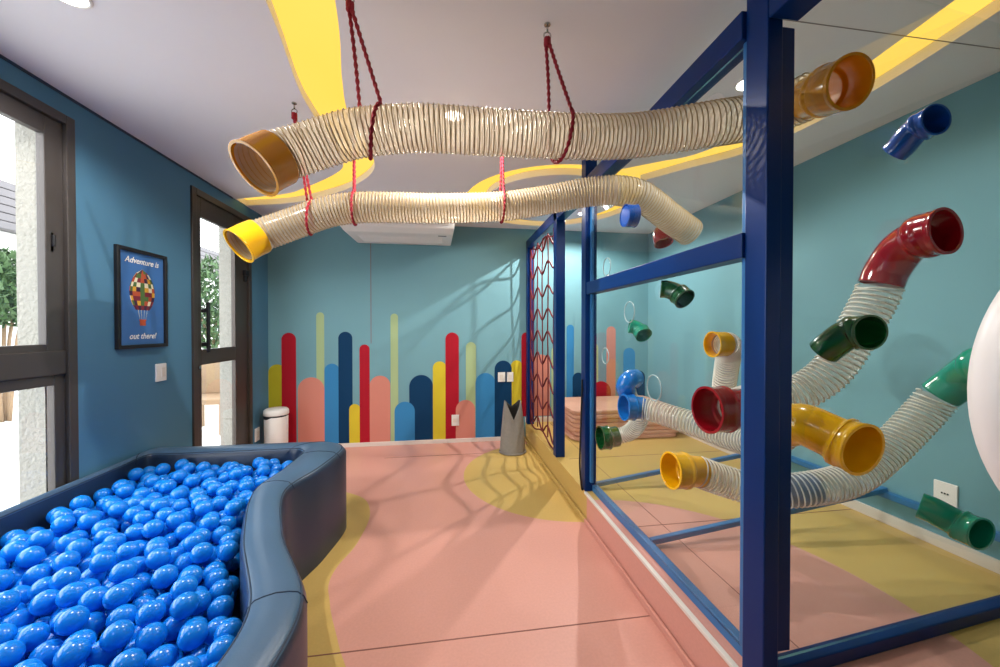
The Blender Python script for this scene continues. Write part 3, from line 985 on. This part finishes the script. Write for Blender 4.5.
for i in range(rows):
    for j in range(colsn):
        v0, v1 = i / rows, (i + 1) / rows
        a0, a1 = -1 + 2 * j / colsn, -1 + 2 * (j + 1) / colsn
        s = lambda a: math.sin(a * PI / 2)
        q = [bm.verts.new((px_, cy_ + bw(v) * s(a), cz_ - bh * .52 + bh * v)) for v, a in ((v0, a0), (v0, a1), (v1, a1), (v1, a0))]
        f = bm.faces.new(q)
        f.material_index = (i * 7 + j * 3 + (i * j) % 5) % 6
bmesh.ops.remove_doubles(bm, verts=bm.verts, dist=1e-6)
bl = link('balloon', bm, BCOL, pr)
bm = bmesh.new()
box(bm, (px_ - .0004, cy_ - .022, cz_ - .225), (px_ + .0006, cy_ + .022, cz_ - .19), 0)
box(bm, (px_ - .0004, cy_ - .026, cz_ - .195), (px_ + .0008, cy_ + .026, cz_ - .187), 0)
link('basket', bm, [BCOL[4]], pr)
bm = bmesh.new()
for s in (-1, -.35, .35, 1):
    sweep(bm, [V((px_ + .0003, cy_ + s * .022, cz_ - .19)), V((px_ + .0003, cy_ + s * .035, cz_ - .13))], .0008, 4)
link('basket_cord', bm, BCOL[2], pr)
def text_mesh(txt, size, name, loc, rot, m, parent, shear=.3):
    cu = bpy.data.curves.new(name, 'FONT')
    cu.body = txt
    cu.size = size
    cu.align_x = 'CENTER'
    cu.shear = shear
    cu.extrude = .0004
    cu.offset = size * .012
    o = bpy.data.objects.new(name, cu)
    COL.objects.link(o)
    dg = bpy.context.evaluated_depsgraph_get()
    me = bpy.data.meshes.new_from_object(o.evaluated_get(dg))
    bpy.data.objects.remove(o)
    bm = bmesh.new()
    bm.from_mesh(me)
    bm.transform(Matrix.Translation(loc) @ rot)
    return link(name, bm, m, parent)
# text on the left wall faces +X: reading direction is +Y when seen from inside
ROTL = Matrix(((0, 0, 1, 0), (1, 0, 0, 0), (0, 1, 0, 0), (0, 0, 0, 1)))
text_mesh('Adventure is', .05, 'lettering', (XL + .0092, 2.606, 1.69), ROTL, M['white'], pr)
text_mesh('out there!', .05, 'lettering', (XL + .0092, 2.606, 1.235), ROTL, M['white'], pr)

# ------------------------------------------------------------------ bin and felt bag at the back wall
t = thing('pedal_bin', 'small white round bin with a lid in the back left corner', 'bin', (-1.705, 4.06, 0))
def lathe(bm, prof, c, seg=36):
    rings = []
    for r, z in prof:
        rings.append([bm.verts.new((c[0] + r * math.cos(2 * PI * k / seg), c[1] + r * math.sin(2 * PI * k / seg), z)) for k in range(seg)])
    for a, b in zip(rings, rings[1:]):
        for k in range(seg):
            f = bm.faces.new((a[k], a[(k + 1) % seg], b[(k + 1) % seg], b[k]))
            f.smooth = True
    bm.faces.new(rings[0][::-1])
    bm.faces.new(rings[-1])
bc = (-1.685, 4.06)
bm = bmesh.new()
lathe(bm, [(.098, .012), (.103, .02), (.108, .41), (.106, .415)], bc)
link('body', bm, M['white'], t)
bm = bmesh.new()
lathe(bm, [(.094, 0), (.101, .004), (.101, .016)], bc)
link('base_ring', bm, M['dark'], t)
bm = bmesh.new()
lathe(bm, [(.104, .413), (.104, .432)], bc)
link('lid_gap', bm, M['dark'], t)
bm = bmesh.new()
lathe(bm, [(.111, .430), (.114, .44), (.112, .475), (.097, .49), (.03, .498)], bc)
link('lid', bm, M['white'], t)
bm = bmesh.new()
up_, dn_ = [], []
for k in range(13):
    a = math.radians(-165 + 8 * k)
    rr = .1095
    up_.append(bm.verts.new((bc[0] + rr * math.cos(a), bc[1] + rr * math.sin(a), .434)))
    dn_.append(bm.verts.new((bc[0] + rr * math.cos(a), bc[1] + rr * math.sin(a), .432 - .035 * min(1, (12 - k) / 6))))
for k in range(12):
    bm.faces.new((dn_[k], dn_[k + 1], up_[k + 1], up_[k]))
link('opening', bm, M['dark'], t)
bm = bmesh.new()
box(bm, (bc[0] - .06, bc[1] - .145, .006), (bc[0] - .01, bc[1] - .11, .018), .004)
link('pedal', bm, M['dark'], t)

t = thing('felt_bag', 'grey felt bag with two pointed ears standing by the platform end', 'bag', (.70, 3.86, 0))
bm = bmesh.new()
seg = 48
prof_n = 14
c0 = (.70, 3.86)
outer, inner = [], []
def bag_pt(k, i, ins):
    a = 2 * PI * k / seg
    f = i / prof_n
    dd = abs(math.degrees((a + PI / 2 + PI) % (2 * PI) - PI))
    top = .54 - .19 * max(0, 1 - dd / 62) - .07 * max(0, 1 - (180 - dd) / 60)
    z = top * f
    flare = .134 - .046 * f + .008 * math.sin(f * PI)
    rx = flare - ins
    ry = (.125 - .055 * f) - ins
    wob = 1 + .02 * math.sin(3 * a + 4 * f)
    return (c0[0] + rx * math.cos(a) * wob, c0[1] + ry * math.sin(a) * wob, max(.001, z))
for i in range(prof_n + 1):
    outer.append([bm.verts.new(bag_pt(k, i, 0)) for k in range(seg)])
for i in range(prof_n, 0, -1):
    inner.append([bm.verts.new(bag_pt(k, i, .006)) for k in range(seg)])
rings = outer + inner
for r0, r1 in zip(rings, rings[1:]):
    for k in range(seg):
        f = bm.faces.new((r0[k], r0[(k + 1) % seg], r1[(k + 1) % seg], r1[k]))
        f.smooth = True
        f.material_index = 1 if r0 in inner else 0
bm.faces.new(outer[0][::-1])
bm.faces.new(inner[-1]).material_index = 1
link('body', bm, [M['felt'], M['feltin']], t)
bm = bmesh.new()
pa = [V((c0[0] + .136 * math.cos(a), c0[1] + .127 * math.sin(a), .012)) for a in [2 * PI * k / 40 for k in range(42)]]
sweep(bm, pa, .009, 8)
link('base_welt', bm, M['felt'], t)

# ------------------------------------------------------------------ ball pit
pit = thing('ball_pit', 'navy padded vinyl ball pit with a curved rim along the left wall', 'ball pit', (-1.2, 1.4, 0))
outc = [(-1.832, 2.45), (-1.832, 2.70), (-1.72, 2.70), (-1.3, 2.70), (-.80, 2.69), (-.665, 2.62), (-.635, 2.49), (-.68, 2.2), (-.745, 1.92), (-.60, 1.52), (-.40, 1.16), (-.385, .90), (-.47, .55),
        (-.8, .22), (-1.3, .12), (-1.832, .12), (-1.832, 1.0), (-1.832, 1.9)]
innc = [(-1.80, 2.40), (-1.80, 2.565), (-1.70, 2.57), (-1.3, 2.565), (-1.02, 2.565), (-.95, 2.56), (-.90, 2.50), (-.90, 2.2), (-.915, 1.93), (-.75, 1.50), (-.555, 1.13), (-.535, .92), (-.62, .62),
        (-.88, .38), (-1.3, .27), (-1.80, .27), (-1.80, 1.0), (-1.80, 1.9)]
def loop_catmull(pts, n=8):
    N = len(pts)
    out = []
    for i in range(N):
        p0, p1, p2, p3 = (V((*pts[(i + d) % N], 0)) for d in (-1, 0, 1, 2))
        # centripetal-like softening: clamp the tangents so wall corners stay put
        m1, m2 = (p2 - p0) * .5, (p3 - p1) * .5
        l = (p2 - p1).length
        m1 = m1.normalized() * min(m1.length, l)
        m2 = m2.normalized() * min(m2.length, l)
        for k in range(n):
            t_ = k / n
            h00 = 2 * t_ ** 3 - 3 * t_ ** 2 + 1
            h10 = t_ ** 3 - 2 * t_ ** 2 + t_
            h01 = -2 * t_ ** 3 + 3 * t_ ** 2
            h11 = t_ ** 3 - t_ ** 2
            out.append(p1 * h00 + m1 * h10 + p2 * h01 + m2 * h11)
    return out
Po, Pi = loop_catmull(outc), loop_catmull(innc)
PH = .54
prof = [(0.0, .0), (0.0, PH - .045), (.06, PH - .022), (.16, PH - .006), (.30, PH), (.5, PH + .004), (.70, PH), (.84, PH - .006), (.94, PH - .022), (1.0, PH - .045), (1.0, .10)]
bm = bmesh.new()
rings = []
for fr, z in prof:
    rings.append([bm.verts.new((o.x + (i.x - o.x) * fr, o.y + (i.y - o.y) * fr, z)) for o, i in zip(Po, Pi)])
n = len(Po)
for a, b in zip(rings, rings[1:]):
    for k in range(n):
        f = bm.faces.new((a[k], a[(k + 1) % n], b[(k + 1) % n], b[k]))
        f.smooth = True
bmesh.ops.recalc_face_normals(bm, faces=bm.faces)
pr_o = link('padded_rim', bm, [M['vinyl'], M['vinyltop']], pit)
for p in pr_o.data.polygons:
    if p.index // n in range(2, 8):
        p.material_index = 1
bm = bmesh.new()
ov = [bm.verts.new((p.x, p.y, .10)) for p in Pi]
ov2 = [bm.verts.new((p.x, p.y, .004)) for p in Pi]
bm.faces.new(ov)
bm.faces.new(ov2[::-1])
for k in range(n):
    bm.faces.new((ov[k], ov[(k + 1) % n], ov2[(k + 1) % n], ov2[k]))
bmesh.ops.recalc_face_normals(bm, faces=bm.faces)
link('base', bm, M['stitch'], pit)
bm = bmesh.new()
for fr, z in ((.09, PH - .016), (.91, PH - .016)):
    pa = [V((o.x + (i.x - o.x) * fr, o.y + (i.y - o.y) * fr, z)) for o, i in zip(Po, Pi)]
    sweep(bm, pa + [pa[0], pa[1]], .0028, 6)
link('seam', bm, M['stitch'], pit)
for idx in (4, 34, 50, 62, 80):                       # cross seams over the rim
    bm = bmesh.new()
    k = idx % n
    pa = [V((Po[k].x + (Pi[k].x - Po[k].x) * fr, Po[k].y + (Pi[k].y - Po[k].y) * fr, z + .0005)) for fr, z in prof[1:-1]]
    sweep(bm, pa, .0022, 6)
    link('seam', bm, M['stitch'], pit)

# balls: settle them one by one in the lowest free spot of the heap
rng = np.random.default_rng(11)
BR = .0365
poly = np.array([(p.x, p.y) for p in Pi])
nxt = np.roll(poly, -1, axis=0)
def inside(pts):
    x, y = pts[:, 0:1], pts[:, 1:2]
    c = ((poly[:, 1] > y) != (nxt[:, 1] > y)) & (x < (nxt[:, 0] - poly[:, 0]) * (y - poly[:, 1]) / (nxt[:, 1] - poly[:, 1] + 1e-12) + poly[:, 0])
    ins = c.sum(1) % 2 == 1
    d = nxt - poly
    t_ = np.clip(((pts[:, None, :] - poly) * d).sum(2) / (d * d).sum(1), 0, 1)
    dist = np.linalg.norm(pts[:, None, :] - (poly + t_[..., None] * d), axis=2).min(1)
    return ins & (dist > BR + .002)
cand = []
while len(cand) < 24000:
    q = np.column_stack([rng.uniform(-1.80, -.5, 6000), rng.uniform(.25, 2.6, 6000)])
    cand.extend(q[inside(q)].tolist())
cand = np.array(cand)
Z0, ZTOP = .265, .428                                 # heap is built from just below what can be seen
balls = []
def settle(pts, arr):
    z = np.full(len(pts), Z0)
    if len(arr):
        d2 = ((pts[:, None, :] - arr[None, :, :2]) ** 2).sum(2)
        h = np.where(d2 < (2 * BR) ** 2, arr[None, :, 2] + np.sqrt(np.maximum(0, (2 * BR) ** 2 - d2)), Z0)
        z = np.maximum(z, h.max(1))
    return z
arr = np.zeros((0, 3))
fails = 0
while fails < 40 and len(arr) < 1800:
    c = cand[rng.integers(0, len(cand), 90)]
    z = settle(c, arr)
    lvl = ZTOP + .042 * np.clip(c[:, 1] - 1.0, -.3, 1.1)
    i = int(np.argmin(z - lvl))
    if z[i] > lvl[i] + rng.uniform(-.012, .014):
        fails += 1
        continue
    arr = np.vstack([arr, [c[i, 0], c[i, 1], z[i]]])
# which balls show, and how large: a coarse depth pass from the photograph's viewpoint
yaw = math.radians(8.35)
rel = arr - np.array([0, 0, 1.3])
zc = rel[:, 0] * math.sin(yaw) + rel[:, 1] * math.cos(yaw)
uu = 500 + 375 * (rel[:, 0] * math.cos(yaw) - rel[:, 1] * math.sin(yaw)) / np.maximum(zc, .05)
vv = 328 - 375 * rel[:, 2] / np.maximum(zc, .05)
idm = -np.ones((334, 200), int)
for i in np.argsort(-np.linalg.norm(rel, axis=1)):
    if zc[i] < .1:
        continue
    r_ = 375 * BR / zc[i] / 2 * 1.15
    cu_, cv_ = uu[i] / 2, vv[i] / 2
    x0_, x1_, y0_, y1_ = int(cu_ - r_), int(cu_ + r_) + 1, int(cv_ - r_), int(cv_ + r_) + 1
    if x1_ < 0 or y1_ < 0 or x0_ > 199 or y0_ > 333:
        continue
    yy, xx = np.mgrid[max(0, y0_):min(334, y1_ + 1), max(0, x0_):min(200, x1_ + 1)]
    idm[yy, xx] = np.where((xx - cu_) ** 2 + (yy - cv_) ** 2 < r_ * r_, i, idm[yy, xx])
cnt = np.bincount(idm[idm >= 0], minlength=len(arr))
order = np.argsort(-cnt)
shown = [int(i) for i in order[:300] if cnt[i] > 0]
bm = bmesh.new()
bmesh.ops.create_uvsphere(bm, u_segments=32, v_segments=20, radius=BR - .0006)
proto = link('plastic_ball', bm, M['ball'], smooth=True)
for k, i in enumerate(shown):
    o = proto if k == 0 else proto.copy()
    if k:
        COL.objects.link(o)
    o.location = arr[i].tolist()
    tag(o, 'glossy blue plastic ball lying in the navy ball pit', 'ball', 'blue balls in the ball pit')
ss = set(shown)
tb = bmesh.new()
bmesh.ops.create_uvsphere(tb, u_segments=16, v_segments=10, radius=BR - .0006)
tv = np.array([v.co[:] for v in tb.verts])
tf = [[v.index for v in f.verts] for f in tb.faces]
tb.free()
vs_, fs_ = [], []
for i in range(len(arr)):
    if i not in ss:
        k = len(vs_) * len(tv)
        vs_.append(tv + arr[i])
        fs_.extend([[a + k for a in f] for f in tf])
me = bpy.data.meshes.new('plastic_balls')
me.from_pydata(np.concatenate(vs_).tolist(), [], fs_)
me.materials.append(M['ball'])
me.polygons.foreach_set('use_smooth', [True] * len(me.polygons))
o = bpy.data.objects.new('plastic_balls', me)
COL.objects.link(o)
tag(o, 'remaining blue plastic balls heaped between and beneath the visible ones', 'balls', None, 'stuff')

# ------------------------------------------------------------------ big white round lamp at the right edge
GC, GR = V((1.445, .545, 1.172)), .386
t = thing('round_lamp', 'large plain white round lampshade cut off by the right edge of the photo', 'lamp', GC)
bm = bmesh.new()
bmesh.ops.create_uvsphere(bm, u_segments=64, v_segments=40, radius=1,
                          matrix=Matrix.Translation(GC) @ Matrix.Rotation(math.radians(-8), 4, 'Z') @ Matrix.Diagonal((GR, .13, GR, 1)))
link('lamp_shade', bm, M['globe'], t, smooth=True)
bm = bmesh.new()
bmesh.ops.create_cone(bm, cap_ends=True, segments=24, radius1=.05, radius2=.03, depth=.05, matrix=Matrix.Translation(GC + V((0, 0, GR + .015))))
link('cap', bm, M['white'], t)
bm = bmesh.new()
sweep(bm, [GC + V((0, 0, GR + .03)), V((GC.x, GC.y, ZC))], .004, 8)
link('cord', bm, M['white'], t)

# ------------------------------------------------------------------ outside, seen through window and door
struct(link('ground_outside', B((-14, -6, -.16), (XL - .155, 16, -.03)), M['paving']))
hs = thing('neighbour_house', 'grey clad house far outside, seen through the left window and the door', 'house', (-8, 9, -.03))
link('wall', B((-9.5, 5.2, -.03), (-7.2, 13, 2.9), .02), M['plaster'], hs)
bm = bmesh.new()
for k in range(6):
    box(bm, (-9.7, 5.0, 2.9 + k * .13), (-7.0, 13.2, 3.02 + k * .13), .01)
link('cladding', bm, M['roofing'], hs)
def shrub(c, sx, sy, sz, label, nleaf=2400, seed=3):
    rg = random.Random(seed)
    t = thing('shrub', label, 'shrub', (c[0], c[1], -.03))
    bm = bmesh.new()
    for k in range(nleaf):
        while True:
            p = V((rg.uniform(-1, 1), rg.uniform(-1, 1), rg.uniform(-1, 1)))
            if p.length < 1:
                break
        q = V((c[0] + p.x * sx, c[1] + p.y * sy, c[2] + p.z * sz))
        rot = Matrix.Translation(q) @ Matrix.Rotation(rg.uniform(0, 6.28), 4, 'Z') @ Matrix.Rotation(rg.uniform(0, 3), 4, 'X')
        vs = [bm.verts.new(rot @ V(v)) for v in ((-.03, -.06, 0), (.03, -.06, .01), (.0, .07, 0), (0, 0, .02))]
        bm.faces.new(vs[:3])
        bm.faces.new((vs[0], vs[3], vs[2]))
    link('foliage', bm, M['leaf'], t)
    bm = bmesh.new()
    for k in range(7):
        a = rg.uniform(0, 6.28)
        sweep(bm, catmull([(c[0] + .05 * math.cos(a), c[1] + .05 * math.sin(a), -.03), (c[0] + .15 * math.cos(a), c[1] + .15 * math.sin(a), c[2] * .6),
                           (c[0] + .6 * sx * math.cos(a), c[1] + .6 * sy * math.sin(a), c[2] + .2 * sz)], 6), .02, 6)
    link('branch', bm, M['wicker'], t)
shrub((-6.2, 6.3, 1.9), .6, .8, .55, 'green shrub outside the left window', seed=5)
shrub((-5.2, 9.3, 1.7), .9, 1.2, 1.25, 'tall leafy shrub outside seen through the upper door pane', 4000, seed=8)

ch = thing('wicker_chair', 'brown wicker chair outside seen through the lower door pane', 'chair', (-3.0, 5.35, -.03))
cc = V((-3.0, 5.35, -.03))
def cb(name, a, b, m=M['wicker'], bev=.01):
    link(name, B(cc + V(a), cc + V(b), bev), m, ch)
cb('seat', (-.27, -.27, .38), (.27, .27, .45))
cb('backrest', (-.27, .22, .45), (.27, .28, .92))
for sx in (-1, 1):
    for sy in (-1, 1):
        cb('leg', (sx * .24 - .018, sy * .24 - .018, 0), (sx * .24 + .018, sy * .24 + .018, .39))
    cb('armrest', (sx * .27 - .025, -.26, .62), (sx * .27 + .025, .26, .66))
